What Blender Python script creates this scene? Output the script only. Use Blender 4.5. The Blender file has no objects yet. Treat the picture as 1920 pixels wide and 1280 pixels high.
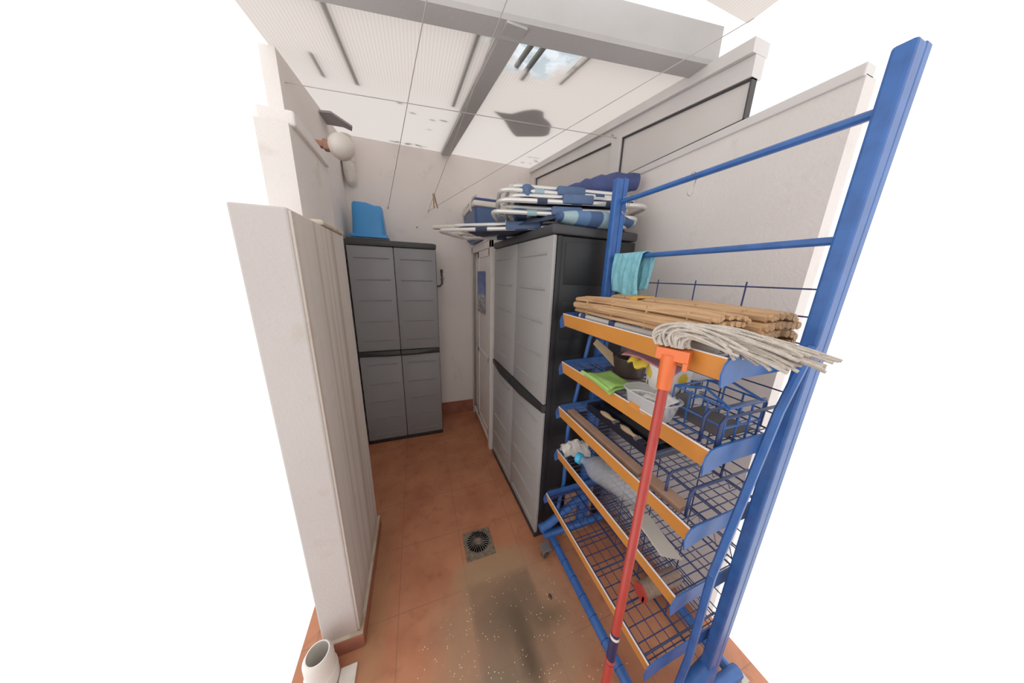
import bpy, bmesh, math, random
from mathutils import Vector, Matrix
random.seed(7)
S = bpy.context.scene
COL = S.collection
R = math.radians
PI = math.pi

# ------------------------------------------------------------------ materials
def lin(c):
    return tuple(((v/255)/12.92 if v/255 <= .04045 else ((v/255+.055)/1.055)**2.4) for v in c)

def mat(name, rgb, rough=.6, var=.12, scale=6, metal=0, bump=0, bscale=60, spec=.5, rgb2=None, emis=0, sheen=0, stretch=(1,1,1)):
    m = bpy.data.materials.new(name); m.use_nodes = True
    nt = m.node_tree; N = nt.nodes; L = nt.links
    b = N['Principled BSDF']
    b.inputs['Roughness'].default_value = rough
    b.inputs['Metallic'].default_value = metal
    b.inputs['Specular IOR Level'].default_value = spec
    tc = N.new('ShaderNodeTexCoord')
    mp = N.new('ShaderNodeMapping'); L.new(tc.outputs['Object'], mp.inputs['Vector'])
    mp.inputs['Scale'].default_value = stretch
    nz = N.new('ShaderNodeTexNoise'); nz.inputs['Scale'].default_value = scale; nz.inputs['Detail'].default_value = 6
    L.new(mp.outputs[0], nz.inputs['Vector'])
    rp = N.new('ShaderNodeValToRGB')
    c = lin(rgb); d = lin(rgb2) if rgb2 else tuple(v*(1-var*2) for v in c)
    rp.color_ramp.elements[0].color = (*d, 1); rp.color_ramp.elements[1].color = (*c, 1)
    rp.color_ramp.elements[0].position = .3; rp.color_ramp.elements[1].position = .6
    L.new(nz.outputs['Fac'], rp.inputs['Fac']); L.new(rp.outputs['Color'], b.inputs['Base Color'])
    if bump:
        n2 = N.new('ShaderNodeTexNoise'); n2.inputs['Scale'].default_value = bscale; n2.inputs['Detail'].default_value = 4
        L.new(mp.outputs[0], n2.inputs['Vector'])
        bp = N.new('ShaderNodeBump'); bp.inputs['Strength'].default_value = bump; bp.inputs['Distance'].default_value = .01
        L.new(n2.outputs['Fac'], bp.inputs['Height']); L.new(bp.outputs[0], b.inputs['Normal'])
    m['_ramp'] = 1
    return m

M = {}
M['white_plastic'] = mat('white_plastic', (232,226,218), .45, .04)
M['dirty_white'] = mat('dirty_white', (222,214,204), .5, .08, 20)
M['white_metal'] = mat('white_metal', (222,215,210), .4, .05, 8)
M['white_frame'] = mat('white_frame', (215,209,206), .4, .04)
M['beam'] = mat('beam_paint', (186,183,181), .6, .04, 5, bump=.1)
M['dark_seal'] = mat('dark_seal', (70,66,66), .7)
M['door_grey'] = mat('door_grey', (139,140,143), .42, .03, 4, bump=.05, bscale=300)
M['door_light'] = mat('door_light_grey', (160,158,157), .4, .03, 4, bump=.05, bscale=300)
M['body_black'] = mat('body_black', (27,27,30), .5, .06, 8)
M['lid_dark'] = mat('lid_dark', (58,58,61), .5, .05, 8)
M['handle_black'] = mat('handle_black', (40,39,41), .35, .05)
M['blue_plastic'] = mat('blue_plastic', (58,146,214), .35, .04, 3)
M['blue_dark'] = mat('blue_plastic_dark', (35,95,160), .4, .05)
M['cooler_blue'] = mat('cooler_blue', (74,100,142), .4, .05)
M['rack_blue'] = mat('rack_blue', (48,98,170), .4, .1, 25, rgb2=(42,86,152))
M['wire_blue'] = mat('wire_blue', (38,54,102), .4, .1)
M['orange'] = mat('orange_strip', (214,138,58), .45, .05, 9)
M['edge_white'] = mat('edge_white', (235,225,220), .4, .03)
M['mop_red'] = mat('mop_red', (182,62,54), .28, .06, 15)
M['mop_orange'] = mat('mop_orange', (234,110,50), .35, .04)
M['label_navy'] = mat('label_navy', (32,36,80), .4)
M['rope'] = mat('mop_cotton', (214,203,190), .95, .12, 60, bump=.6, bscale=300)
M['cord'] = mat('cord_grey', (186,178,174), .7)
M['wood_pin'] = mat('pin_wood', (176,132,88), .6, .1, 40)
M['steel'] = mat('steel', (170,165,160), .35, .05, metal=.7)
M['alu'] = mat('aluminium', (225,222,218), .3, .04, metal=.35)
M['dark_metal'] = mat('drain_metal', (112,106,98), .6, .25, 60, rgb2=(48,44,42))
M['drain_frame'] = mat('drain_frame', (128,112,92), .7, .2, 50, rgb2=(88,80,70))
M['terracotta'] = mat('terracotta', (158,98,76), .6, .1, 10, rgb2=(134,82,64))
M['bracket'] = mat('bracket_brown', (158,108,88), .6, .12, 30)
M['glass_globe'] = mat('opal_glass', (216,208,198), .25, .02)
M['bamboo'] = mat('bamboo', (208,166,122), .7, .12, 110, rgb2=(160,120,82), bump=.5, bscale=200, stretch=(1,.03,1))
M['yellow'] = mat('yellow_cloth', (226,192,60), .8, .06, 30)
M['yellow_band'] = mat('yellow_band', (226,170,60), .8, .05, 30)
M['green_cloth'] = mat('green_cloth', (156,202,104), .9, .06, 40, bump=.3, bscale=300)
M['green_bright'] = mat('green_clip', (40,150,90), .5)
M['pink'] = mat('pink_cloth', (205,140,148), .9, .08, 30, bump=.2)
M['cyan_cloth'] = mat('cyan_cloth', (138,202,216), .95, .10, 35, rgb2=(116,186,204), bump=.5, bscale=120)
M['pot_brown'] = mat('pot_brown', (74,58,52), .45, .08)
M['dark_grey'] = mat('dark_grey', (88,84,86), .5)
M['mid_grey'] = mat('mid_grey', (132,126,122), .5)
M['navy_dark'] = mat('navy_dark', (34,34,50), .55)
M['wood_plank'] = mat('plank_wood', (168,132,108), .7, .1, 14, rgb2=(150,114,92), stretch=(1,.12,1))
M['wood_light'] = mat('light_wood', (205,176,138), .6, .08, 20)
M['paper'] = mat('paper', (232,228,224), .8, .03, 20, bump=.3, bscale=30)
M['cyan_cap'] = mat('cyan_cap', (60,180,225), .35, .03)
M['grey_card'] = mat('grey_card', (196,186,172), .8, .06)
M['cardboard'] = mat('cardboard', (158,124,96), .85, .06)
M['fabric_navy'] = mat('fabric_navy', (54,64,86), .9, .12, 30, bump=.2)
M['fabric_blue'] = mat('fabric_blue', (84,106,142), .85, .08, 30, bump=.2)
M['parasol_blue'] = mat('parasol_blue', (66,78,130), .7, .14, 12, bump=.3, bscale=30)
M['arm_plastic'] = mat('arm_plastic', (205,198,186), .45, .05)
M['slat_dark'] = mat('slat_dark', (140,130,108), .8, .15, 30); M['slat_dark'].node_tree.nodes['Principled BSDF'].inputs['Alpha'].default_value = .85
M['slate'] = mat('slate_grey', (165,158,158), .8, .05)
M['flap'] = mat('flap_grey', (170,163,162), .8, .05); M['flap'].node_tree.nodes['Principled BSDF'].inputs['Alpha'].default_value = .62
M['mesh_rope'] = mat('mesh_tape', (150,122,104), .8, .15, 80)
M['red_plastic'] = mat('red_plastic', (196,66,56), .5)
M['caster'] = mat('caster_rubber', (95,84,76), .7, .15, 40)
M['grime'] = mat('grime_edge', (196,184,166), .85, .2, 14, rgb2=(160,138,112))

def nodes_of(m): return m.node_tree.nodes, m.node_tree.links, m.node_tree.nodes['Principled BSDF']

def wall_mat(name, rgb, grime_z=None, streak=False):
    m = mat(name, rgb, .85, .035, 2.2, bump=.18, bscale=90, spec=.2)
    N, L, b = nodes_of(m)
    src = b.inputs['Base Color'].links[0].from_socket
    tc = N.new('ShaderNodeTexCoord')
    # small stains
    n1 = N.new('ShaderNodeTexNoise'); n1.inputs['Scale'].default_value = 9; n1.inputs['Detail'].default_value = 8
    L.new(tc.outputs['Object'], n1.inputs['Vector'])
    r1 = N.new('ShaderNodeMapRange'); r1.inputs[1].default_value = .62; r1.inputs[2].default_value = .8; r1.inputs[4].default_value = .35
    L.new(n1.outputs['Fac'], r1.inputs[0])
    mx = N.new('ShaderNodeMix'); mx.data_type = 'RGBA'
    L.new(r1.outputs[0], mx.inputs[0]); L.new(src, mx.inputs[6]); mx.inputs[7].default_value = (*lin((176,160,140)), 1)
    out = mx.outputs[2]
    if streak:
        mp = N.new('ShaderNodeMapping'); mp.inputs['Scale'].default_value = (1, 24, .3)
        L.new(tc.outputs['Object'], mp.inputs['Vector'])
        n2 = N.new('ShaderNodeTexNoise'); n2.inputs['Scale'].default_value = 1; n2.inputs['Detail'].default_value = 5
        L.new(mp.outputs[0], n2.inputs['Vector'])
        r2 = N.new('ShaderNodeMapRange'); r2.inputs[1].default_value = .50; r2.inputs[2].default_value = .72; r2.inputs[4].default_value = .6
        L.new(n2.outputs['Fac'], r2.inputs[0])
        m2 = N.new('ShaderNodeMix'); m2.data_type = 'RGBA'
        L.new(r2.outputs[0], m2.inputs[0]); L.new(out, m2.inputs[6]); m2.inputs[7].default_value = (*lin((150,126,98)), 1)
        out = m2.outputs[2]
    if grime_z is not None:
        sx = N.new('ShaderNodeSeparateXYZ'); L.new(tc.outputs['Object'], sx.inputs[0])
        r3 = N.new('ShaderNodeMapRange'); r3.inputs[1].default_value = grime_z+.10; r3.inputs[2].default_value = grime_z-.02; r3.inputs[4].default_value = .6
        L.new(sx.outputs['Z'], r3.inputs[0])
        mu = N.new('ShaderNodeMath'); mu.operation = 'MULTIPLY'; L.new(r3.outputs[0], mu.inputs[0]); L.new(n1.outputs['Fac'], mu.inputs[1])
        m3 = N.new('ShaderNodeMix'); m3.data_type = 'RGBA'
        L.new(mu.outputs[0], m3.inputs[0]); L.new(out, m3.inputs[6]); m3.inputs[7].default_value = (*lin((150,110,78)), 1)
        out = m3.outputs[2]
    L.new(out, b.inputs['Base Color'])
    return m
M['wall'] = wall_mat('wall_plaster', (236,228,223))
M['wall_r'] = wall_mat('wall_plaster_grey', (230,222,217))
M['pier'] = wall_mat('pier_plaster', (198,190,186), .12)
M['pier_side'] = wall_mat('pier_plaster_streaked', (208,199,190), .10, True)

def floor_mat():
    m = mat('terracotta_tiles', (188,124,90), .5, .1, 5, rgb2=(168,104,74), bump=.08, bscale=40, spec=.35)
    N, L, b = nodes_of(m)
    src = b.inputs['Base Color'].links[0].from_socket
    tc = N.new('ShaderNodeTexCoord')
    def math_(op, a, bb=None, c=None):
        n = N.new('ShaderNodeMath'); n.operation = op
        for i, v in enumerate((a, bb, c)):
            if v is None: continue
            if isinstance(v, (int, float)): n.inputs[i].default_value = v
            else: L.new(v, n.inputs[i])
        return n.outputs[0]
    sx = N.new('ShaderNodeSeparateXYZ'); L.new(tc.outputs['Object'], sx.inputs[0])
    X, Y = sx.outputs['X'], sx.outputs['Y']
    def line(v, off):
        a = math_('FRACT', math_('DIVIDE', math_('ADD', v, -off), .3345))
        d = math_('MULTIPLY', math_('MINIMUM', a, math_('SUBTRACT', 1, a)), .3345)
        return math_('LESS_THAN', d, .0022)
    g = math_('MAXIMUM', line(X, .163), line(Y, 1.0))
    n1 = N.new('ShaderNodeTexNoise'); n1.inputs['Scale'].default_value = 14; n1.inputs['Detail'].default_value = 6; L.new(tc.outputs['Object'], n1.inputs['Vector'])
    g2 = math_('MULTIPLY', g, .6)
    def mix(f, a, col):
        x = N.new('ShaderNodeMix'); x.data_type = 'RGBA'
        L.new(f, x.inputs[0]); L.new(a, x.inputs[6]); x.inputs[7].default_value = (*lin(col), 1)
        return x.outputs[2]
    # dark brown cloudy marks
    r0 = N.new('ShaderNodeMapRange'); r0.inputs[1].default_value = .55; r0.inputs[2].default_value = .72; r0.inputs[4].default_value = .5
    L.new(n1.outputs['Fac'], r0.inputs[0])
    c = mix(r0.outputs[0], src, (142,84,60))
    c = mix(g2, c, (132,96,76))
    # grey water stain in front of the drain
    def blob(cx, cy, rx, ry, soft, nscale=7, namp=.55):
        dx = math_('DIVIDE', math_('SUBTRACT', X, cx), rx); dy = math_('DIVIDE', math_('SUBTRACT', Y, cy), ry)
        d = math_('SQRT', math_('ADD', math_('MULTIPLY', dx, dx), math_('MULTIPLY', dy, dy)))
        n = N.new('ShaderNodeTexNoise'); n.inputs['Scale'].default_value = nscale; n.inputs['Detail'].default_value = 5; L.new(tc.outputs['Object'], n.inputs['Vector'])
        d = math_('ADD', d, math_('MULTIPLY', math_('SUBTRACT', n.outputs['Fac'], .5), namp))
        r = N.new('ShaderNodeMapRange'); r.inputs[1].default_value = 1+soft; r.inputs[2].default_value = 1-soft; L.new(d, r.inputs[0])
        return r.outputs[0]
    def band(v, a_, b_, soft=.012):
        p = N.new('ShaderNodeMapRange'); p.inputs[1].default_value = a_-soft; p.inputs[2].default_value = a_+soft; L.new(v, p.inputs[0])
        q = N.new('ShaderNodeMapRange'); q.inputs[1].default_value = b_+soft; q.inputs[2].default_value = b_-soft; L.new(v, q.inputs[0])
        return math_('MULTIPLY', p.outputs[0], q.outputs[0])
    c = mix(math_('MULTIPLY', blob(.33, .76, .34, .36, .22, 6, .5), .6), c, (158,134,106))
    c = mix(math_('MULTIPLY', blob(.33, 1.06, .20, .09, .35), .6), c, (164,134,100))
    tn = N.new('ShaderNodeTexNoise'); tn.inputs['Scale'].default_value = 5; tn.inputs['Detail'].default_value = 7; L.new(tc.outputs['Object'], tn.inputs['Vector'])
    c = mix(math_('MULTIPLY', math_('MULTIPLY', math_('MULTIPLY', band(X, .166, .497), band(Y, .60, .998, .02)), .95), tn.outputs['Fac']), c, (104,88,74))
    c = mix(math_('MULTIPLY', blob(.36, .82, .12, .10, .6, 9, .8), .65), c, (92,80,64))
    c = mix(math_('MULTIPLY', blob(.37, .66, .035, .13, .7, 14, 1.0), .8), c, (78,66,50))
    c = mix(math_('MULTIPLY', blob(.53, .76, .06, .04, .7, 12, .9), .6), c, (92,82,62))
    c = mix(math_('MULTIPLY', blob(.22, .56, .10, .12, .6, 12, .9), .5), c, (128,118,98))
    c = mix(math_('MULTIPLY', blob(-.28, 1.1, .06, .5, .5, 12, .8), .45), c, (160,126,88))
    # pale specks of plaster
    vo = N.new('ShaderNodeTexVoronoi'); vo.inputs['Scale'].default_value = 75; L.new(tc.outputs['Object'], vo.inputs['Vector'])
    sp = math_('LESS_THAN', vo.outputs['Distance'], .16)
    nn = N.new('ShaderNodeTexNoise'); nn.inputs['Scale'].default_value = 16; L.new(tc.outputs['Object'], nn.inputs['Vector'])
    sp = math_('MULTIPLY', sp, math_('GREATER_THAN', nn.outputs['Fac'], .52))
    sp = math_('MULTIPLY', sp, math_('GREATER_THAN', blob(.32, .62, .42, .36, .2), .3))
    c = mix(sp, c, (222,208,184))
    L.new(c, b.inputs['Base Color'])
    return m
M['floor'] = floor_mat()

def sheet_mat():
    m = bpy.data.materials.new('polycarbonate_sheet'); m.use_nodes = True
    nt = m.node_tree; N = nt.nodes; L = nt.links
    for n in list(N): N.remove(n)
    out = N.new('ShaderNodeOutputMaterial')
    tc = N.new('ShaderNodeTexCoord')
    sx = N.new('ShaderNodeSeparateXYZ'); L.new(tc.outputs['Object'], sx.inputs[0])
    w = N.new('ShaderNodeTexWave'); w.bands_direction = 'X'; w.inputs['Scale'].default_value = 22; w.inputs['Distortion'].default_value = .2
    L.new(tc.outputs['Object'], w.inputs['Vector'])
    fade = N.new('ShaderNodeMapRange'); fade.inputs[1].default_value = 2.05; fade.inputs[2].default_value = 1.75; fade.inputs[4].default_value = .55
    L.new(sx.outputs['Y'], fade.inputs[0])
    mu = N.new('ShaderNodeMath'); mu.operation = 'MULTIPLY'; L.new(w.outputs['Fac'], mu.inputs[0]); L.new(fade.outputs[0], mu.inputs[1])
    mx = N.new('ShaderNodeMix'); mx.data_type = 'RGBA'; L.new(mu.outputs[0], mx.inputs[0])
    mx.inputs[6].default_value = (*lin((187,180,176)), 1); mx.inputs[7].default_value = (*lin((172,162,153)), 1)
    nz = N.new('ShaderNodeTexNoise'); nz.inputs['Scale'].default_value = 3.5; nz.inputs['Detail'].default_value = 9; nz.inputs['Roughness'].default_value = .65
    L.new(tc.outputs['Object'], nz.inputs['Vector'])
    r = N.new('ShaderNodeMapRange'); r.inputs[1].default_value = .55; r.inputs[2].default_value = .8; r.inputs[4].default_value = .5
    L.new(nz.outputs['Fac'], r.inputs[0])
    m2 = N.new('ShaderNodeMix'); m2.data_type = 'RGBA'; L.new(r.outputs[0], m2.inputs[0]); L.new(mx.outputs[2], m2.inputs[6]); m2.inputs[7].default_value = (*lin((186,176,168)), 1)
    tr = N.new('ShaderNodeBsdfTranslucent'); L.new(m2.outputs[2], tr.inputs['Color'])
    df = N.new('ShaderNodeBsdfDiffuse'); L.new(m2.outputs[2], df.inputs['Color'])
    ms = N.new('ShaderNodeMixShader'); ms.inputs[0].default_value = .22
    L.new(tr.outputs[0], ms.inputs[1]); L.new(df.outputs[0], ms.inputs[2])
    # one worn corner of the sheet beside the rafter lets the sky through
    vd = N.new('ShaderNodeVectorMath'); vd.operation = 'DISTANCE'; L.new(tc.outputs['Object'], vd.inputs[0]); vd.inputs[1].default_value = (.52, 1.2, 2.49)
    n3 = N.new('ShaderNodeTexNoise'); n3.inputs['Scale'].default_value = 11; n3.inputs['Detail'].default_value = 6; L.new(tc.outputs['Object'], n3.inputs['Vector'])
    a1 = N.new('ShaderNodeMath'); a1.operation = 'MULTIPLY_ADD'; L.new(n3.outputs['Fac'], a1.inputs[0]); a1.inputs[1].default_value = .3; L.new(vd.outputs['Value'], a1.inputs[2])
    r4 = N.new('ShaderNodeMapRange'); r4.inputs[1].default_value = .36; r4.inputs[2].default_value = .28; L.new(a1.outputs[0], r4.inputs[0]); r4.inputs[4].default_value = .8
    tp = N.new('ShaderNodeBsdfTransparent'); 
    rc = N.new('ShaderNodeValToRGB'); L.new(n3.outputs['Fac'], rc.inputs['Fac'])
    rc.color_ramp.elements[0].position = .38; rc.color_ramp.elements[0].color = (.34, .42, .46, 1); rc.color_ramp.elements[1].position = .52; rc.color_ramp.elements[1].color = (.60, .66, .72, 1)
    L.new(rc.outputs['Color'], tp.inputs['Color'])
    m3 = N.new('ShaderNodeMixShader'); L.new(r4.outputs[0], m3.inputs[0]); L.new(ms.outputs[0], m3.inputs[1]); L.new(tp.outputs[0], m3.inputs[2])
    L.new(m3.outputs[0], out.inputs['Surface'])
    return m
M['sheet'] = sheet_mat()

def clear_mat(name, rgb, alpha, rough=.1):
    m = mat(name, rgb, rough, .03)
    m.node_tree.nodes['Principled BSDF'].inputs['Alpha'].default_value = alpha
    return m
M['clear'] = clear_mat('clear_plastic', (225,225,225), .38)
M['clear_bottle'] = clear_mat('clear_bottle', (200,200,204), .32, .06)
M['bag'] = clear_mat('bag_film', (222,214,204), .82, .35)
M['pane'] = mat('frosted_pane', (214,207,202), .3, .03, 3)

def check_mat():
    m = mat('checked_fabric', (110,140,170), .9, .05)
    N, L, b = nodes_of(m)
    tc = N.new('ShaderNodeTexCoord')
    sx = N.new('ShaderNodeSeparateXYZ'); L.new(tc.outputs['Object'], sx.inputs[0])
    rp = N.new('ShaderNodeValToRGB'); rp.color_ramp.interpolation = 'CONSTANT'
    f = N.new('ShaderNodeMath'); f.operation = 'DIVIDE'; L.new(sx.outputs['X'], f.inputs[0]); f.inputs[1].default_value = .19
    g = N.new('ShaderNodeMath'); g.operation = 'FRACT'; L.new(f.outputs[0], g.inputs[0])
    L.new(g.outputs[0], rp.inputs['Fac'])
    E_ = rp.color_ramp.elements
    E_[0].position = 0; E_[0].color = (*lin((150,178,186)), 1); E_[1].position = .33; E_[1].color = (*lin((86,118,160)), 1)
    e = E_.new(.66); e.color = (*lin((64,88,128)), 1)
    L.new(rp.outputs['Color'], b.inputs['Base Color'])
    return m
M['check'] = check_mat()

def poster_mat():
    m = mat('poster_print', (60,100,170), .4)
    N, L, b = nodes_of(m)
    tc = N.new('ShaderNodeTexCoord'); sx = N.new('ShaderNodeSeparateXYZ'); L.new(tc.outputs['Object'], sx.inputs[0])
    nz = N.new('ShaderNodeTexNoise'); nz.inputs['Scale'].default_value = 16; nz.inputs['Detail'].default_value = 6; L.new(tc.outputs['Object'], nz.inputs['Vector'])
    a = N.new('ShaderNodeMath'); a.operation = 'MULTIPLY_ADD'; L.new(nz.outputs['Fac'], a.inputs[0]); a.inputs[1].default_value = .55; L.new(sx.outputs['Z'], a.inputs[2])
    r = N.new('ShaderNodeMapRange'); L.new(a.outputs[0], r.inputs[0]); r.inputs[1].default_value = .18; r.inputs[2].default_value = .60
    rp = N.new('ShaderNodeValToRGB'); L.new(r.outputs[0], rp.inputs['Fac'])
    E_ = rp.color_ramp.elements
    E_[0].position = 0; E_[0].color = (*lin((96,92,102)), 1); E_[1].position = 1; E_[1].color = (*lin((56,84,150)), 1)
    for p, c in ((.2, (176,168,164)), (.35, (70,74,96)), (.5, (200,196,196)), (.62, (88,104,150)), (.75, (96,126,186))):
        e = E_.new(p); e.color = (*lin(c), 1)
    L.new(rp.outputs['Color'], b.inputs['Base Color'])
    return m
M['poster'] = poster_mat()

# ------------------------------------------------------------------ mesh builder
class MB:
    def __init__(s): s.bm = bmesh.new()
    def _app(s, verts, mtx):
        if mtx is not None:
            for v in verts: v.co = mtx @ v.co
    def box(s, a, b, bev=0, mtx=None):
        c = [(a[i]+b[i])/2 for i in range(3)]; d = [abs(b[i]-a[i]) for i in range(3)]
        tmp = bmesh.new(); bmesh.ops.create_cube(tmp, size=1)
        for v in tmp.verts: v.co = Vector((v.co[i]*d[i]+c[i] for i in range(3)))
        if bev:
            bmesh.ops.bevel(tmp, geom=tmp.edges[:], offset=min(bev, min(d)*.45), segments=2, affect='EDGES', profile=.5)
        s._merge(tmp, mtx); return s
    def _merge(s, tmp, mtx=None):
        if mtx is not None: bmesh.ops.transform(tmp, matrix=mtx, verts=tmp.verts)
        me = bpy.data.meshes.new('t'); tmp.to_mesh(me); tmp.free(); s.bm.from_mesh(me); bpy.data.meshes.remove(me)
    def tube(s, pts, r, seg=10, cap=True, closed=False, mtx=None):
        pts = [Vector(p) for p in pts]; n = len(pts)
        rs = r if isinstance(r, (list, tuple)) else [r]*n
        rings = []; up = None
        for i in range(n):
            if closed: t = (pts[(i+1) % n]-pts[i-1])
            else: t = pts[min(i+1, n-1)]-pts[max(i-1, 0)]
            if t.length < 1e-9: t = Vector((0, 0, 1))
            t.normalize()
            if up is None:
                up = Vector((0, 0, 1)) if abs(t.z) < .9 else Vector((1, 0, 0))
            a = t.cross(up)
            if a.length < 1e-6: a = t.orthogonal()
            a.normalize(); b = a.cross(t).normalized(); up = b
            ring = []
            for k in range(seg):
                th = 2*PI*(k+.5)/seg
                p = pts[i]+rs[i]*(math.cos(th)*a+math.sin(th)*b)
                ring.append(s.bm.verts.new(mtx @ p if mtx is not None else p))
            rings.append(ring)
        for i in range(n if closed else n-1):
            A, B = rings[i], rings[(i+1) % n]
            for k in range(seg): s.bm.faces.new((A[k], A[(k+1) % seg], B[(k+1) % seg], B[k]))
        if cap and not closed:
            s.bm.faces.new(rings[0][::-1]); s.bm.faces.new(rings[-1])
        return s
    def lathe(s, prof, seg=28, c=(0,0,0), sx=1, sy=1, mtx=None):
        rings = []
        for r, z in prof:
            ring = []
            for k in range(seg):
                th = 2*PI*k/seg
                p = Vector((c[0]+r*sx*math.cos(th), c[1]+r*sy*math.sin(th), c[2]+z))
                ring.append(s.bm.verts.new(mtx @ p if mtx is not None else p))
            rings.append(ring)
        for A, B in zip(rings, rings[1:]):
            for k in range(seg): s.bm.faces.new((A[k], A[(k+1) % seg], B[(k+1) % seg], B[k]))
        if prof[0][0] > 1e-4: s.bm.faces.new(rings[0][::-1])
        if prof[-1][0] > 1e-4: s.bm.faces.new(rings[-1])
        return s
    def prism(s, poly, vec, mtx=None):
        vec = Vector(vec)
        A = [Vector(p) for p in poly]; B = [p+vec for p in A]
        if mtx is not None: A = [mtx @ p for p in A]; B = [mtx @ p for p in B]
        a = [s.bm.verts.new(p) for p in A]; b = [s.bm.verts.new(p) for p in B]
        n = len(a)
        s.bm.faces.new(a[::-1]); s.bm.faces.new(b)
        for k in range(n): s.bm.faces.new((a[k], a[(k+1) % n], b[(k+1) % n], b[k]))
        return s
    def grid(s, f, nu, nv, th=0):
        def mk(off):
            return [[s.bm.verts.new(Vector(f(u/nu, v/nv))+Vector(off)) for v in range(nv+1)] for u in range(nu+1)]
        g = mk((0, 0, 0))
        for i in range(nu):
            for j in range(nv): s.bm.faces.new((g[i][j], g[i+1][j], g[i+1][j+1], g[i][j+1]))
        return s
    def build(s, name, m, parent=None, smooth=False, solid=0, org=None):
        bm = s.bm
        bmesh.ops.remove_doubles(bm, verts=bm.verts, dist=1e-6)
        bmesh.ops.recalc_face_normals(bm, faces=bm.faces)
        me = bpy.data.meshes.new(name)
        o = bpy.data.objects.new(name, me)
        if org is not None:
            bmesh.ops.translate(bm, verts=bm.verts, vec=-Vector(org)); o.location = org
        bm.to_mesh(me); bm.free()
        if smooth:
            for p in me.polygons: p.use_smooth = True
            me.set_sharp_from_angle(angle=R(40))
        me.materials.append(m)
        COL.objects.link(o)
        if parent: o.parent = parent
        if solid:
            md = o.modifiers.new('s', 'SOLIDIFY'); md.thickness = solid; md.offset = 0
        return o

def tag(o, label, cat, group=None, kind=None):
    if label: o['label'] = label
    if cat: o['category'] = cat
    if group: o['group'] = group
    if kind: o['kind'] = kind
    return o
def thing(name, label, cat, loc=(0,0,0), rz=0, group=None):
    o = bpy.data.objects.new(name, None); COL.objects.link(o)
    o.location = loc; o.rotation_euler = (0, 0, rz); o.empty_display_size = .1
    return tag(o, label, cat, group)
def struct(o, label=None):
    o['kind'] = 'structure'
    if label: o['label'] = label
    return o
def arc(c, r, a0, a1, n, ax='xz'):
    out = []
    for i in range(n+1):
        t = R(a0+(a1-a0)*i/n); p = [c[0], c[1], c[2]]
        i0, i1 = 'xyz'.index(ax[0]), 'xyz'.index(ax[1])
        p[i0] += r*math.cos(t); p[i1] += r*math.sin(t); out.append(tuple(p))
    return out

# ------------------------------------------------------------------ room
BW = 2.83; RX = 1.22
def roofz(y): return 2.47+(y-1.05)*.1236
struct(MB().box((-.9, -.56, 0), (RX+.06, -.50, 1.55)).build('wall_near_blocker', M['wall']))  # unseen wall added behind the camera, kept low to limit the front light
struct(MB().box((-.56, -.50, -.05), (RX+.06, BW+.05, 0)).build('floor', M['floor']))
struct(MB().box((-.60, BW, 0), (RX+.06, BW+.06, 2.70)).build('wall_back', M['wall']))
o = MB()
o.prism([(RX, .50, 0), (RX, BW, 0), (RX, BW, 2.18), (RX, .50, 2.18)], (.06, 0, 0))
struct(o.build('wall_right', M['wall_r']))
struct(MB().prism([(-.53, 1.70, 0), (-.53, BW, 0), (-.53, BW, roofz(BW)), (-.53, 1.70, roofz(1.7))], (-.06, 0, 0)).build('wall_left', M['wall']))
struct(MB().box((-.50, 1.30, 0), (-.40, 1.76, 2.11)).build('wall_left.001', M['wall_r']))
# low pier: near face and streaked side as one stub wall
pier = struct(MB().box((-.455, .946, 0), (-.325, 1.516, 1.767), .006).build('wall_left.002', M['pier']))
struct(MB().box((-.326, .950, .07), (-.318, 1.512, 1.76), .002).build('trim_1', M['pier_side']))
struct(MB().box((-.42, 1.22, 1.764), (-.314, 1.52, 1.784), .008).build('trim_2', M['grime']))
# lintel slab above the taller stub
struct(MB().box((-.50, 1.32, 2.11), (-.385, 1.74, 2.16), .008).build('trim_3', M['wall']))
# baseboards
struct(MB().box((-.53, BW-.012, 0), (.56, BW, .15), .003).build('baseboard_back', M['terracotta']))
struct(MB().box((-.53, 1.80, 0), (-.518, BW-.012, .15), .003).build('baseboard_left', M['grime']))
bb = MB(); bb.box((-.455, .930, 0), (-.302, .946, .078), .003); bb.box((-.318, .9465, 0), (-.302, 1.53, .078), .003)
struct(bb.build('baseboard_pier', M['terracotta']))
struct(MB().box((-.455, .932, .078), (-.304, .946, .084), .001).box((-.318, .946, .078), (-.304, 1.53, .084), .001).build('trim_4', M['grime']))

# roof ------------------------------------------------------------
def sheet(name, x0, x1, y1):
    def f(u, v):
        x = x0+(x1-x0)*u; ys = 1.22-.157*(x+.154); y = ys+(y1-ys)*v
        return (x, y, roofz(y)+.012)
    return struct(MB().grid(f, 4, 8).build(name, M['sheet']))
sheet('ceiling', -.56, .35, BW+.08)
sheet('ceiling.001', .36, RX+.06, BW+.08)
struct(MB().grid(lambda u, v: (-.56+1.9*u, -.5+1.45*v, 2.635), 4, 4).build('ceiling.002', M['sheet']))
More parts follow.
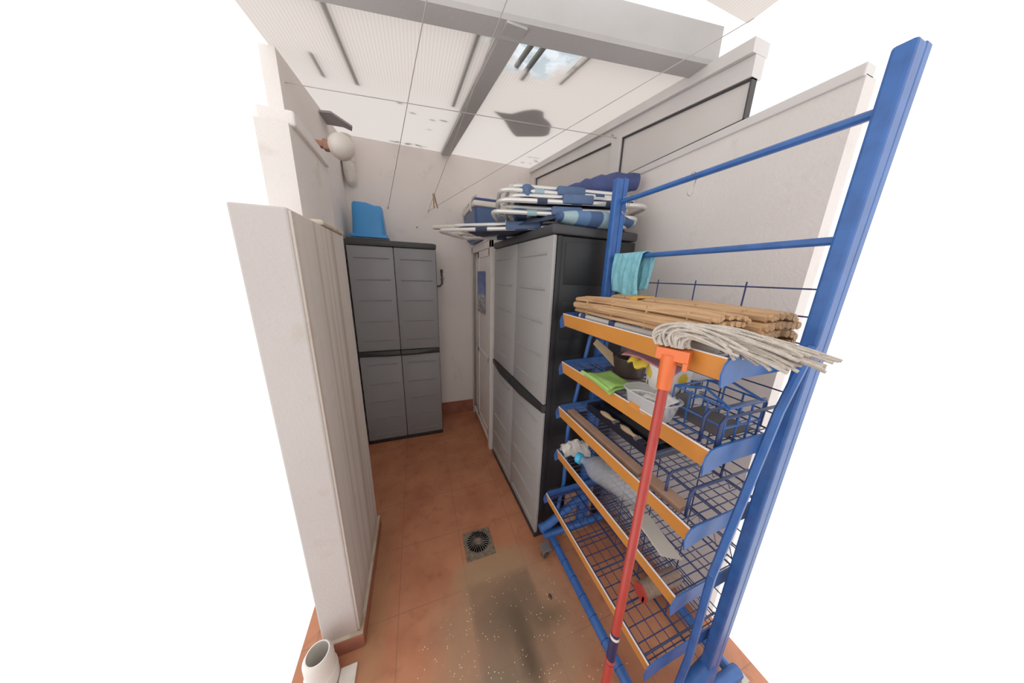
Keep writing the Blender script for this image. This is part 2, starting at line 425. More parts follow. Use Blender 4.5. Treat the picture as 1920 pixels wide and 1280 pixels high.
# rafter between the sheets
bm_ = MB()
def raf(y, dx): return .388-(y-1.18)*.0385+dx
bm_.prism([(raf(1.1, -.040), 1.1, roofz(1.1)-.012), (raf(1.1, .038), 1.1, roofz(1.1)-.012), (raf(1.1, .038), 1.1, roofz(1.1)+.05), (raf(1.1, -.040), 1.1, roofz(1.1)+.05)],
          (raf(BW, 0)-raf(1.1, 0), BW-1.1, roofz(BW)-roofz(1.1)))
struct(bm_.build('trim_5', M['beam']))
struct(MB().prism([(raf(1.1, -.050), 1.1, roofz(1.1)-.004), (raf(1.1, -.040), 1.1, roofz(1.1)-.004), (raf(1.1, -.040), 1.1, roofz(1.1)+.01), (raf(1.1, -.050), 1.1, roofz(1.1)+.01)],
          (raf(1.9, 0)-raf(1.1, 0), .8, roofz(1.9)-roofz(1.1))).build('trim_6', M['white_frame']))
# heavy box beam, slightly skewed across the room
bd = Vector((1.22+.154, 1.05-1.265, 0)).normalized()
A0 = Vector((-.154, 1.262, 2.472))-bd*.25; A1 = Vector((1.235, 1.045, 2.472))
nr = Vector((bd.y, -bd.x, 0)); nr = -nr if nr.y > 0 else nr
poly = [A0, A0+nr*.082, A0+nr*.090+Vector((0,0,.012)), A0+nr*.090+Vector((0,0,.125)), A0+Vector((0,0,.125))]
struct(MB().prism(poly, A1-A0).build('trim_7', M['beam']))

# right-hand glazing ----------------------------------------------
def rail(y0, y1, t0, t1, x0, x1):
    # bar following the roof slope, t below the roof edge
    return [(x0, y0, roofz(y0)-t0*(1)), (x0, y1, roofz(y1)-t0), (x0, y1, roofz(y1)-t1), (x0, y0, roofz(y0)-t1)], (x1-x0, 0, 0)
YN = .80
p_, v_ = rail(YN, BW, -.015, .030, RX-.035, RX+.05)
struct(MB().prism(p_, v_).build('trim_8', M['white_frame']))
p_, v_ = rail(YN, BW, .031, .098, RX-.015, RX+.04)
struct(MB().prism(p_, v_).build('trim_9', M['white_frame']))
def window(name, y0, y1, z0):
    w = MB()
    p_, v_ = rail(y0, y1, .098, .104, RX-.008, RX+.02)
    w.prism(p_, v_)
    w.box((RX-.008, y0, z0), (RX+.02, y0+.006, roofz(y0)-.10))
    w.box((RX-.008, y1-.006, z0), (RX+.02, y1, roofz(y1)-.10))
    w.box((RX-.008, y0, z0), (RX+.02, y1, z0+.004))
    w = struct(w.build(name, M['dark_seal']))
    g = MB().prism([(RX+.002, y0+.006, z0+.004), (RX+.002, y1-.006, z0+.004), (RX+.002, y1-.006, roofz(y1)-.104), (RX+.002, y0+.006, roofz(y0)-.104)], (.006, 0, 0))
    g.build('window_pane', M['pane'], w)
window('window_1', 1.56, 2.72, 2.207)
window('window_2', YN, 1.475, 2.207)
struct(MB().box((RX-.022, 1.475, 2.18), (RX+.04, 1.56, roofz(1.5)-.09), .004).build('trim_10', M['white_frame']))
struct(MB().box((RX-.03, 2.72, 2.18), (RX+.04, BW, roofz(2.72)-.09), .004).build('trim_11', M['white_frame']))
struct(MB().box((RX-.010, .50, 2.175), (RX+.04, BW, 2.207), .003).build('trim_12', M['white_frame']))

# crack and screw holes in the back wall
ck = MB()
pts = [(.318,.735),(.33,.69),(.352,.65),(.362,.60),(.385,.565),(.410,.54),(.418,.49),(.432,.45),(.440,.39)]
ck.tube([(x, BW-.0005, z) for x, z in pts], .0014, 4)
struct(ck.build('trim_13', M['grime']))

# ------------------------------------------------------------------ things on the roof (seen through the sheets)
def slat(x0, y0, x1, y1, w, label):
    a = Vector((x0, y0, roofz(y0)+.020)); b = Vector((x1, y1, roofz(y1)+.020)); d = (b-a).normalized(); s = Vector((d.y, -d.x, 0))*w/2
    o = MB().prism([a-s, a+s, a+s+Vector((0,0,.012)), a-s+Vector((0,0,.012))], b-a).build('roof_batten', M['slat_dark'], org=tuple((a+b)/2))
    return tag(o, label, 'batten', 'battens lying on the translucent roof')
slat(-.262, 1.12, -.241, 1.908, .020, 'long brown batten on the left roof sheet, farthest from the rafter')
slat(-.396, 1.70, -.397, 1.909, .016, 'short dark batten at the far left edge of the left roof sheet')
slat(.284, 1.15, .269, 1.887, .018, 'long dark batten on the left roof sheet beside the grey rafter')
slat(.501, 1.12, .488, 1.378, .018, 'short dark batten on the right roof sheet, nearest the rafter')
slat(.549, 1.11, .540, 1.44, .018, 'short greenish batten on the right sheet, second from the rafter')
slat(.741, 1.08, .722, 1.383, .015, 'thin brown batten on the right sheet, third from the rafter')
st = [[.504,1.813],[.56,1.806],[.614,1.789],[.665,1.713],[.707,1.673],[.74,1.662],[.775,1.672],[.807,1.734],[.86,1.77],[.902,1.813],[.951,1.939],[.95,1.98],[.924,2.014],[.764,2.114],[.72,2.07],[.67,2.004],[.60,1.90]]
o = MB().prism([(x, y, roofz(y)+.0205) for x, y in st], (0, 0, .008)).build('rubber_flap', M['flap'], org=(.74, 1.87, roofz(1.87)+.02))
tag(o, 'grey irregular flat piece lying on top of the right roof sheet', 'debris')
lv = random.Random(3)
def litter(cx, cy, n, rx, ry, label):
    m = MB()
    for i in range(n):
        x = cx+lv.uniform(-rx, rx); y = cy+lv.uniform(-ry, ry); a = lv.uniform(.012, .03); b = lv.uniform(.004, .010)
        ps = []
        for k in range(7):
            th = 2*PI*k/7; px = x+a*math.cos(th)*lv.uniform(.7, 1.2); py = y+b*math.sin(th); ps.append((px, py, roofz(py)+.0205))
        m.prism(ps, (0, 0, .003))
    o = m.build('leaf_litter', M['slat_dark'], org=(cx, cy, roofz(cy)+.02))
    return tag(o, label, 'debris', kind='stuff')
litter(0, 2.77, 16, .15, .035, 'dark leaf litter caught on the roof above the back wall')
litter(1.08, 2.60, 7, .07, .12, 'dark leaf litter on the roof in the far right corner')
litter(.10, 2.2, 5, .16, .3, 'few scattered leaf bits on the left roof sheet by the rafter')

# ------------------------------------------------------------------ plastic cabinets
def cabinet(name, label, loc, rz, w, d, h, doorm, slots, cutw):
    t = thing(name, label, 'cabinet', loc, rz)
    b = MB(); b.box((-w/2+.004, .022, .012), (w/2-.004, d, h-.05), .006)
    # shallow raised ribs on both sides
    for sx in (-1, 1):
        for i in range(6):
            z = .14+i*(h-.3)/5.4
            b.box((sx*(w/2-.006), .07, z), (sx*(w/2-.001), d-.06, z+.2), .002)
        b.box((sx*(w/2-.006), .022, .012), (sx*(w/2+.001), .05, h-.05), .002)
    b.build('body', M['body_black'], t, True)
    MB().box((-w/2-.004, -.012, h-.045), (w/2+.004, d+.004, h), .012).box((-w/2+.02, .01, h-.004), (w/2-.02, d-.02, h+.004), .003).build('top', M['lid_dark'], t, True)
    MB().box((-w/2, -.004, 0), (w/2, d-.01, .028), .004).build('plinth', M['handle_black'], t, True)
    zm0, zm1 = .872, .918
    for sx in (-1, 1):
        x0, x1 = (sx*.002, sx*(w/2-.003))
        lo, hi = min(x0, x1), max(x0, x1)
        m = MB()
        m.box((lo, 0, .032), (hi, .021, zm0-.002), .006)
        m.box((lo, 0, zm1+.002), (hi, .021, h-.047), .006)
        for z in slots:
            if z < zm0-.04 or z > zm1+.02:
                xa, xb = lo+w*.065, hi-w*.055
                # pressed shadow gap: a wedge ledge, proud at the top
                m.prism([(xa, .002, z+.004), (xa, -.007, z+.002), (xa, -.007, z-.003), (xa, .002, z-.012)], (xb-xa, 0, 0))
        dr = m.build('door', doorm, t, True)
        hb = MB()
        hb.prism([(sx*.004, .02, zm0), (sx*.004, -.030, zm0+.002), (sx*.004, -.038, zm0+.016), (sx*.004, -.020, zm1), (sx*.004, .02, zm1)], (sx*(w/2-.006)*.42, 0, 0))
        xs = sx*(.004+(w/2-.006)*.42)
        xe = sx*(w/2-.002)
        A = [(xs, .02, zm0), (xs, -.030, zm0+.002), (xs, -.038, zm0+.016), (xs, -.020, zm1), (xs, .02, zm1)]
        B = [(xe, .02, zm0+.006), (xe, -.006, zm0+.006), (xe, -.008, zm0+.020), (xe, -.006, zm1), (xe, .02, zm1)]
        va = [hb.bm.verts.new(p) for p in A]; vb = [hb.bm.verts.new(p) for p in B]
        hb.bm.faces.new(va); hb.bm.faces.new(vb[::-1])
        for k in range(5): hb.bm.faces.new((va[k], va[(k+1) % 5], vb[(k+1) % 5], vb[k]))
        hb.build('handle', M['handle_black'], dr)
    return t
SL = [.09, .265, .435, .61, .795, 1.02, 1.19, 1.37, 1.542, 1.715]
cabinet('storage_cabinet', 'narrow grey two-door plastic cabinet standing against the back wall under the blue bucket', (-.168, 2.466, 0), 0, .684, .352, 1.85, M['door_grey'], SL, .26)
phi = -PI/2+.038
LB = .87
frontnear = Vector((.612, 1.138, 0))
dirx = Vector((math.cos(phi), math.sin(phi), 0))
cb = frontnear-dirx*LB/2
cabinet('storage_cabinet', 'wide light grey plastic cabinet with black sides, beside the blue shelving rack', tuple(cb), phi, LB, .51, 1.842, M['door_light'], SL, .33)

# white sliding-door cabinet ----------------------------------------
t = thing('sliding_door_cabinet', 'white painted cabinet with sliding doors between the grey cabinet and the back wall', 'cabinet', (.56, 2.05, 0))
W = BW-.012-2.05-.004; H = 1.89; D = .5
m = MB(); m.box((.02, 0, .05), (D, .02, H-.02)); m.box((.02, W-.02, .05), (D, W, H-.02)); m.box((.05, 0, .06), (D, W, .08)); m.box((.10, 0, H-.04), (D, W, H-.02)); m.box((D-.01, 0, .06), (D, W, H-.02))
m.build('body', M['white_metal'], t)
m = MB(); m.box((0, 0, 0), (.022, .055, H-.02), .002); m.box((0, W-.04, 0), (.022, W, H-.02), .002); m.box((0, .0, H-.075), (.022, W, H-.005), .002); m.box((0, .055, .06), (.022, W-.04, .10), .002)
m.box((0.022, 0, 0), (.045, .03, .06), .002)
m.build('frame', M['white_metal'], t)
MB().box((-.006, -.006, H-.02), (D, W, H), .006).build('top', M['white_metal'], t)
def sdoor(y0, y1, x, hy):
    m = MB(); m.box((x+.006, y0, .10), (x+.014, y1, H-.075))
    f = .045
    for a, b_, c, d_ in ((y0, y0+f, .10, H-.075), (y1-f, y1, .10, H-.075), (y0, y1, .10, .16), (y0, y1, .84, .885), (y0, y1, H-.135, H-.075)):
        m.box((x, a, c), (x+.014, b_, d_), .003)
    dr = m.build('door', M['white_metal'], t)
    MB().box((x-.002, hy, .9), (x+.004, hy+.012, 1.0), .002).build('handle', M['steel'], dr)
sdoor(.055, .50, .006, .47)
sdoor(.44, W-.04, .028, W-.08)
MB().box((.004, W-.075, .10), (.03, W-.04, H-.075)).build('track', M['steel'], t)
o = MB().box((.563, 2.262, 1.255), (.5658, 2.552, 1.635)).build('poster', M['poster'], org=(.564, 2.41, 1.255))
tag(o, 'blue and white mountain poster stuck on the white sliding door', 'poster')

# ------------------------------------------------------------------ bucket on tray
t = thing('mop_bucket', 'bright blue plastic bucket upside down on top of the narrow grey cabinet', 'bucket', (-.345, 2.62, 1.873))
m = MB(); n = 40
def ring(z, w, d, wav=0):
    out = []
    for k in range(n):
        th = 2*PI*k/n; c, s_ = math.cos(th), math.sin(th); e = .38
        x = w*abs(c)**e*(1 if c > 0 else -1); y = d*abs(s_)**e*(1 if s_ > 0 else -1)
        out.append(m.bm.verts.new((x, y, z+wav*(-.6*math.sin((x/w)*2.2)+.25*math.cos(x/w*5)))))
    return out
rs = [ring(0, .138, .105), ring(.018, .138, .105), ring(.02, .124, .092), ring(.15, .116, .086), ring(.245, .110, .080, .012), ring(.262, .100, .070, .015), ring(.266, .06, .04, .015)]
for a, b_ in zip(rs, rs[1:]):
    for k in range(n): m.bm.faces.new((a[k], a[(k+1) % n], b_[(k+1) % n], b_[k]))
m.bm.faces.new(rs[-1])
m.build('pail', M['blue_plastic'], t, True)
mm = MB(); mm.box((-.140, -.112, -.002), (.140, -.098, .026), .005); mm.box((-.140, .098, -.002), (.140, .112, .026), .005); mm.box((-.142, -.105, -.002), (-.126, .105, .030), .005); mm.box((.126, -.105, -.002), (.142, .105, .022), .005)
mm.build('rim', M['blue_plastic'], t, True)
o = MB().box((-.505, 2.475, 1.853), (-.205, 2.765, 1.864), .004).box((-.500, 2.49, 1.864), (-.49, 2.75, 1.869), .002).box((-.215, 2.49, 1.864), (-.205, 2.75, 1.869), .002).build('plastic_tray', M['dark_grey'], org=(-.355, 2.62, 1.853))
tag(o, 'flat dark tray under the blue bucket on the narrow grey cabinet', 'tray')

# ------------------------------------------------------------------ cool box
t = thing('cool_box', 'blue cool box with a white lid on top of the white sliding-door cabinet', 'cool box', (.70, 2.50, 1.892)); t.scale = (1, 1, .9)
m = MB()
A = [(-.20,-.22,0),(.20,-.22,0),(.20,.22,0),(-.20,.22,0)]; B = [(-.235,-.26,.285),(.235,-.26,.285),(.235,.26,.285),(-.235,.26,.285)]
va = [m.bm.verts.new(p) for p in A]; vb = [m.bm.verts.new(p) for p in B]
m.bm.faces.new(va[::-1]); m.bm.faces.new(vb)
for k in range(4): m.bm.faces.new((va[k], va[(k+1)%4], vb[(k+1)%4], vb[k]))
bmesh.ops.bevel(m.bm, geom=m.bm.edges[:], offset=.02, segments=3, affect='EDGES')
m.build('box_body', M['cooler_blue'], t, True)
MB().box((-.242, -.268, .275), (.242, .268, .325), .018).build('lid', M['white_plastic'], t, True)
MB().box((-.225, -.25, .32), (.225, .25, .350), .012).build('lid_band', M['parasol_blue'], t, True)
MB().box((-.21, -.235, .345), (.21, .235, .366), .010).build('lid_top', M['white_plastic'], t, True)
m = MB(); m.tube([(-.243,-.2,.24),(-.255,-.2,.30),(-.235,-.2,.36),(-.20,-.2,.385)], .006, 6)
m.tube([(-.243,.2,.24),(-.255,.2,.30),(-.235,.2,.36),(-.20,.2,.385)], .006, 6); m.tube([(-.20,-.2,.385),(-.20,.2,.385)], .008, 6)
m.build('handle', M['white_plastic'], t)

# ------------------------------------------------------------------ folded beach chairs
def folded_chair(label, x, y, z, rz, L, Wd, arm, fabric, tilt=0):
    t = thing('folded_beach_chair', label, 'folding chair', (x, y, z), rz, 'folded beach chairs piled on the wide grey cabinet')
    t.rotation_euler = (0, tilt, rz)
    h, w = L/2, Wd/2
    r = .011
    m = MB()
    def loop(hx, hw, zz, rr):
        pts = []
        for cx, cy, a0 in ((hx-.06, hw-.06, 0), (-hx+.06, hw-.06, 90), (-hx+.06, -hw+.06, 180), (hx-.06, -hw+.06, 270)):
            pts += arc((cx, cy, zz), .06, a0, a0+90, 5, 'xy')
        m.tube(pts, rr, 8, closed=True)
    loop(h, w, .012, r); m.build('back_frame', M['alu'], t, True)
    m = MB(); loop(h*.86, w-.03, .040, r); m.build('seat_frame', M['alu'], t, True)
    # legs folded flat
    for s_ in (-1, 1):
        MB().tube([(-h*.9, s_*(w-.055), .028), (-h*.3, s_*(w-.055), .032), (h*.6, s_*(w-.055), .026)], r*.9, 8).build('leg', M['alu'], t, True)
    # sling
    g = MB()
    def f(u, v):
        xx = -h*.72+u*h*1.5; yy = -w+.004+(2*w-.008)*v
        return (xx, yy, .026+.012*math.sin(PI*v)*(-1)+.004*math.sin(u*21+v*5))
    g.grid(f, 24, 10); g.build('sling', fabric, t, True, solid=.004)
    for s_ in (-1, 1):
        for i in range(3):
            xc = -h*.5+i*h*.45
            MB().tube([(xc, s_*w, .012), (xc+h*.13, s_*w, .012)], .0145, 8).build('sling_hem', fabric, t, True)
    for s_ in (-1, 1):
        m = MB(); m.box((-h*arm-.22, s_*w*.72-.022, .026), (-h*arm+.12, s_*w*.72+.022, .050), .012)
        m.build('armrest', M['arm_plastic'], t, True)
    for s_ in (-1, 1):
        MB().box((-.02-h*.12, s_*w-.018, .004), (.02+h*.18, s_*w+.018, .046), .008).build('hinge_cover', M['fabric_blue'], t, True)
    return t
folded_chair('folded beach chair lowest in the pile, its cream ends sticking out over the white cabinet', .665, 1.57, 1.848, R(-38), 1.08, .34, .70, M['fabric_navy'])
folded_chair('folded beach chair with checked blue fabric, second from the bottom of the pile', .80, 1.43, 1.897, R(-24), .74, .40, .30, M['check'], R(2))
folded_chair('folded beach chair with navy fabric, third from the bottom of the pile', .82, 1.41, 1.949, R(-17), .76, .40, .28, M['fabric_navy'])
folded_chair('folded beach chair with checked fabric on top of the pile', .80, 1.46, 1.999, R(-14), .70, .38, .25, M['check'], R(1))
# checked cushion bulging over the front edge of the lid
g = MB(); prof = []
n = 14
for i in range(n+1):
    u = i/n
    hgt = .034*math.sin(PI*min(1, max(.0, u*.96+.02)))**.5+.012
    prof.append(((-.21+.42*u, 0, 0), hgt))
pts = [p for p, _ in prof]; rs_ = [h_ for _, h_ in prof]
g.tube(pts, rs_, 16)
for v in g.bm.verts: v.co.z = v.co.z*.85+.036; v.co.y *= 1.5
o = g.build('rolled_cushion', M['check'], smooth=True)
o.location = (.86, 1.172, 1.846); o.rotation_euler = (0, 0, R(-6))
tag(o, 'rolled cushion with pale and dark blue squares on the wide cabinet lid', 'cushion')
# blue bag bundle in the pile
g = MB()
g.lathe([(0, 0), (.035, .004), (.05, .03), (.042, .06), (.05, .085), (.03, .115), (0, .12)], 14, sx=1.1, sy=.8)
for v in g.bm.verts: v.co += Vector((math.sin(v.co.z*90)*.004, math.sin(v.co.x*80)*.005, 0))
o = g.build('cloth_bundle', M['fabric_blue'], smooth=True); o.location = (.555, 1.33, 1.975)
o.rotation_euler = (0, R(-8), 0); o.scale = (.62, .62, .6)
tag(o, 'bunched blue cloth sticking up near the left end of the chair pile', 'cloth')
g = MB(); rb = random.Random(9)
g.grid(lambda u, v: (-.17+.34*u, -.09+.18*v, .002+.040*math.sin(PI*u)**.5*math.sin(PI*v)**.5+.012*math.sin(u*17+v*5)*math.sin(PI*v)+rb.uniform(-.003, .003)), 26, 12)
o = g.build('sling_fabric', M['fabric_navy'], smooth=True, solid=.003); o.location = (.665, 1.375, 1.872); o.rotation_euler = (0, 0, R(-66)); tag(o, 'dark navy crumpled fabric at the left front of the chair pile', 'fabric')
for dx, lb_ in ((0, 'upper cream strut end at the left front corner of the chair pile'), (.035, 'lower cream strut end at the left front corner of the chair pile')):
    o = MB().box((-.07, -.012, -.008), (.07, .012, .008), .006).build('chair_strut', M['arm_plastic'], smooth=True); o.location = (.585+dx*.5, 1.545-dx*1.6, 1.885-dx*.35); o.rotation_euler = (0, 0, R(-76)); tag(o, lb_, 'strut')
# rolled parasol
t = thing('rolled_parasol', 'rolled dark blue parasol lying on the chair pile behind the tall blue post', 'parasol', (.80, 1.50, 2.085), 0)
t.rotation_euler = (0, R(-5), R(-32))
g = MB(); n = 16
g.tube([(.44*i/n, .004*math.sin(i*2), .002*math.cos(i*3)) for i in range(n+1)], [.012+.045*math.sin(PI*.5*min(1, i/11))**1.2*(1 if i < 14 else .72)+.004*math.sin(i*2.3) for i in range(n+1)], 14)
g.build('canopy', M['parasol_blue'], t, True)
MB().tube([(-.10, 0, 0), (.02, 0, 0)], .009, 8).build('pole', M['alu'], t, True)

# ------------------------------------------------------------------ blue shelving rack
RK = thing('shelving_rack', 'blue metal shop rack with orange shelf edges and wire decks along the right wall', 'rack', (.86, .69, 0))
RO = Vector((.86, .69, 0))
def rk(mb, name, m, parent=RK, smooth=False):
    bmesh.ops.translate(mb.bm, verts=mb.bm.verts, vec=-RO)
    return mb.build(name, m, parent, smooth)
Y0, Y1, XB = .345, 1.04, .99
for yp in (1.072, .318):
    p = MB()
    p.box((.868, yp-.016, .10), (.906, yp+.016, 2.04), .006); p.box((.908, yp-.014, .10), (.934, yp+.014, 2.045), .004)
    rk(p, 'post', M['rack_blue'])
    for k in range(1): pass
    f = MB(); f.tube([(.605, yp-.006, .155), (.66, yp-.004, .165), (.90, yp, .30)], .024, 12); f.tube([(.64, yp, .085), (1.13, yp, .085)], .022, 12)
    rk(f, 'foot', M['rack_blue'], smooth=True)
    b = MB(); b.tube([(.735, yp-.008, .80), (.775, yp-.008, 1.05), (.815, yp-.008, 1.30), (.87, yp-.008, 1.46)], .010, 8); b.tube([(.735, yp-.008, .80), (.74, yp-.008, .45), (.70, yp-.008, .16)], .010, 8)
    rk(b, 'side_brace', M['rack_blue'], smooth=True)
for zz, xx in ((1.945, .905), (1.70, .905)):
    rk(MB().tube([(xx, .318, zz), (xx, 1.072, zz)], .010, 8), 'hanging_rail', M['rack_blue'], smooth=True)
fb = MB(); fb.tube([(.690, .335, .062), (.690, 1.06, .062)], .021, 12); rk(fb, 'base_rail', M['rack_blue'], smooth=True)
for i in range(8): rk(MB().tube([(.690, .40+i*.085, .062), (.690, .402+i*.085, .062)], .0222, 12), 'joint_ring', M['wire_blue'], smooth=True)
fb = MB(); fb.tube([(1.115, .335, .062), (1.115, 1.06, .062)], .021, 12); rk(fb, 'base_rail', M['rack_blue'], smooth=True)
for cx in (.625, 1.13):
    for yp in (1.035, .33):
        c = MB().lathe([(.0, -.011), (.030, -.011), (.033, -.006), (.033, .006), (.030, .011), (0, .011)], 18, mtx=Matrix.Translation((cx, yp-.02, .0335)) @ Matrix.Rotation(PI/2, 4, 'X') @ Matrix.Rotation(R(25), 4, 'Y'))
        w_ = rk(c, 'caster', M['caster'], smooth=True)
        rk(MB().box((cx-.026, yp-.045, .066), (cx+.026, yp+.01, .070), .001).box((cx-.020, yp-.036, .034), (cx-.016, yp-.004, .068)).box((cx+.016, yp-.036, .034), (cx+.020, yp-.004, .068)), 'caster_fork', M['steel'], w_)
# back wire panel
w_ = MB()
z = .12
while z < 1.6:
    w_.tube([(XB, Y0-.01, z), (XB, Y1+.01, z)], .0024, 5, cap=False); z += .0735
for i in range(5):
    y = Y0+.03+i*.165
    w_.tube([(XB+.004, y, .1), (XB+.004, y, 1.605)], .0024, 5, cap=False)
rk(w_, 'wire_back_panel', M['wire_blue'])

def shelf(zt, xf, kind, depth=None):
    xb = XB-.01 if depth is None else xf+depth
    s = MB(); hgt = .056
    # orange ticket strip leaning slightly outwards at the top
    s.prism([(xf, Y0, zt), (xf-.003, Y0, zt), (xf+.012-.003, Y0, zt-hgt), (xf+.012, Y0, zt-hgt)], (0, Y1-Y0, 0))
    root = rk(s, 'shelf', M['orange'])
    rk(MB().box((xf-.004, Y0, zt), (xf+.001, Y1, zt+.0035), .001), 'strip_edge', M['edge_white'], root)
    rk(MB().box((xf+.002, Y0, zt-.018), (xf+.007, Y1, zt-.002), .001).box((xf+.014, Y0, zt-hgt-.004), (xf+.02, Y1, zt-hgt+.01), .001), 'strip_backing', M['wire_blue'], root)
    for yy, sg in ((Y1, 1), (Y0, -1)):
        prof = [(xb, zt+.012)] + [(xf+.02, zt+.006), (xf+.004, zt+.002), (xf-.010, zt-.012), (xf-.016, zt-.034), (xf-.010, zt-.066), (xf+.012, zt-.062), (xf+.06, zt-.050)] + [(xb, zt-.046)]
        b = MB().prism([(a, yy, c) for a, c in prof], (0, sg*.004, 0))
        rk(b, 'end_bracket', M['rack_blue'], root)
    d = MB(); zd = zt-.022; r = .0020
    d.tube([(xf+.016, Y0, zd), (xf+.016, Y1, zd)], .003, 5, cap=False); d.tube([(xb-.01, Y0, zd), (xb-.01, Y1, zd)], .003, 5, cap=False)
    d.tube([((xf+xb)/2, Y0, zd-.004), ((xf+xb)/2, Y1, zd-.004)], .003, 5, cap=False)
    step = .0245 if kind != 'grid' else .042
    y = Y0+.015
    while y < Y1:
        d.tube([(xf+.012, y, zd), (xb-.01, y, zd)], r, 4, cap=False); y += step
    if kind == 'grid':
        x = xf+.05
        while x < xb: d.tube([(x, Y0, zd-.003), (x, Y1, zd-.003)], .0016, 4, cap=False); x += .042
        for i in range(6):
            y = Y0+.03+i*.13; d.tube([(xf+.01, y, zd-.004), (xb, y, zd-.004)], .0035, 5, cap=False)
    else:
        x = xf+.1
        while x < xb: d.tube([(x, Y0, zd-.003), (x, Y1, zd-.003)], .0016, 4, cap=False); x += .09
    rk(d, 'wire_deck', M['wire_blue'], root)
    return root
SZ = [(1.437, .636, 'w'), (1.200, .650, 'w'), (.958, .652, 'w'), (.700, .664, 'w'), (.430, .618, 'grid')]
SH = [shelf(*a) for a in SZ]
# wire dividers standing on the third and fourth shelves
for zt, sh, ys in ((.958, SH[2], (.39, .46, .54)), (1.200, SH[1], (.36, .40))):
    for y in ys:
        d = MB(); pts = [(.70, y, zt-.02), (.70, y, zt+.055), (.712, y, zt+.07), (.955, y, zt+.07), (.967, y, zt+.055), (.967, y, zt-.02)]
        d.tube(pts, .0045, 6); rk(d, 'wire_divider', M['wire_blue'], sh, True)
# zigzag back ledge on shelf three
d = MB(); pts = []
for i in range(26):
    pts.append((.93, .36+i*.0255, .945+(.05 if i % 2 else 0)))
d.tube(pts, .002, 4); d.tube([(.93, .36, .997), (.93, 1.0, .997)], .003, 5); rk(d, 'wire_ledge', M['wire_blue'], SH[2])
d = MB(); pts = []
for i in range(26):
    pts.append((.95, .36+i*.0255, .69+(.06 if i % 2 else 0)))
d.tube(pts, .002, 4); d.tube([(.95, .36, .752), (.95, 1.0, .752)], .003, 5); rk(d, 'wire_ledge', M['wire_blue'], SH[3])

# ---------------------------------------------- things on the rails
g = MB()
def tw(u, v):
    # draped over the lower rail, two flaps
    L1, L2 = .175, .150
    s = u*(L1+L2+.03)
    wob = .006*math.sin(v*9+u*4)+.004*math.sin(v*23)
    yy = .868+.16*v+ (.010*math.sin(u*7))
    if s < L1: return (.890-.004-abs(wob), yy, 1.712-(L1-s)-.010*math.sin(v*5))
    if s < L1+.03:
        t_ = (s-L1)/.03; return (.905-.0155*math.cos(PI*t_), yy, 1.70+.0125+.004*math.sin(PI*t_))
    return (.924+abs(wob), yy-.012, 1.712-(s-L1-.03)-.006*math.sin(v*6))
g.grid(tw, 40, 26)
o = g.build('cleaning_cloth', M['cyan_cloth'], smooth=True, solid=.002, org=(.905, .88, 1.70)); tag(o, 'light blue towelling cloth draped over the lower blue rail', 'cloth')
def hook(y, z, label, tw_=0):
    m = MB(); pts = arc((.905, y, z), .015, 160, -30, 8, 'xz')+[(.912, y, z-.03)]+arc((.900, y+tw_, z-.045), .014, 20, -170, 7, 'xz')
    m.tube(pts, .0018, 5); o = m.build('wire_hook', M['steel'], org=(.905, y, z)); tag(o, label, 'hook', 'wire hooks on the top blue rail')
hook(.72, 1.945, 'bent wire hook hanging from the middle of the top blue rail')
hook(1.030, 1.945, 'bent wire hook on the top blue rail right next to the tall post', -.006)
hook(1.018, 1.945, 'second wire hook on the top blue rail beside the tall post', .008)

# ---------------------------------------------- top shelf: straw mats
def mat_roll(name, label, x0, x1, y0, y1, z, th, sag, lift=0, skew=0):
    t = thing(name, label, 'mat', ((x0+x1)/2, (y0+y1)/2, z), 0, 'straw mats on the top shelf')
    cx, cy = (x0+x1)/2, (y0+y1)/2
    n = 30
    # the straw sheet folded on itself into flat layers; reeds run along the length
    w = (x1-x0)/2; NL = 4; gap = th/NL
    sec = []
    for l in range(NL):
        wl = w*(.86+.14*math.sin(PI*(l+.5)/NL)); row = [(-wl+2*wl*i/19, gap*(l+.5)) for i in range(20)]
        if l % 2: row.reverse()
        sec += row
        if l < NL-1:
            sx = row[-1][0]; sg = 1 if sx > 0 else -1
            for q in range(1, 4): sec.append((sx+sg*gap*.5*math.sin(PI*q/4), gap*(l+.5)+gap*(q/4)))
    m = MB()
    for i, (px, pz) in enumerate(sec):
        off = random.uniform(-.008, .008); jx = random.uniform(-.001, .001); pts = []
        for j in range(9):
            v = j/8; crown = .012*math.cos(px/w*1.4)
            pts.append((px+jx+skew*(v-.3)+.003*math.sin(v*7+pz*60), (y1-cy+off)*(1-2*v), pz+.004+crown*(pz/th)+sag*math.sin(PI*v)+lift*v+.0015*math.sin(v*11+pz*90)))
        m.tube(pts, gap*.46, 6)
    m.build('reeds', M['bamboo'], t, True)
    for vy in (.16, .42, .68, .9):
        m = MB(); yy = (y1-cy)*(1-2*vy); zz = sag*math.sin(PI*vy)+lift*vy; k_ = skew*(vy-.3)
        m.box((-w-.004+k_, yy-.0012, zz+.003), (w+.004+k_, yy+.0012, zz+th+.011), .004)
        m.build('stitching', M['bamboo'], t, True)
    return t
t1 = mat_roll('straw_mat', 'thick folded straw mat at the front of the top shelf', .664, .800, .40, 1.01, 1.446, .064, .004, .004, -.03)
t2 = mat_roll('straw_mat', 'straw mat with a yellow band lying behind the thick folded mat', .835, .955, .38, .98, 1.432, .088, .003, 0, -.02)
m = MB(); m.box((-.070, .12, .098), (.062, .150, .104), .003); m.box((-.074, .12, .02), (-.068, .150, .102), .001)
bd_ = m.build('band', M['yellow_band'], t2); bd_.rotation_euler = (0, 0, R(14))
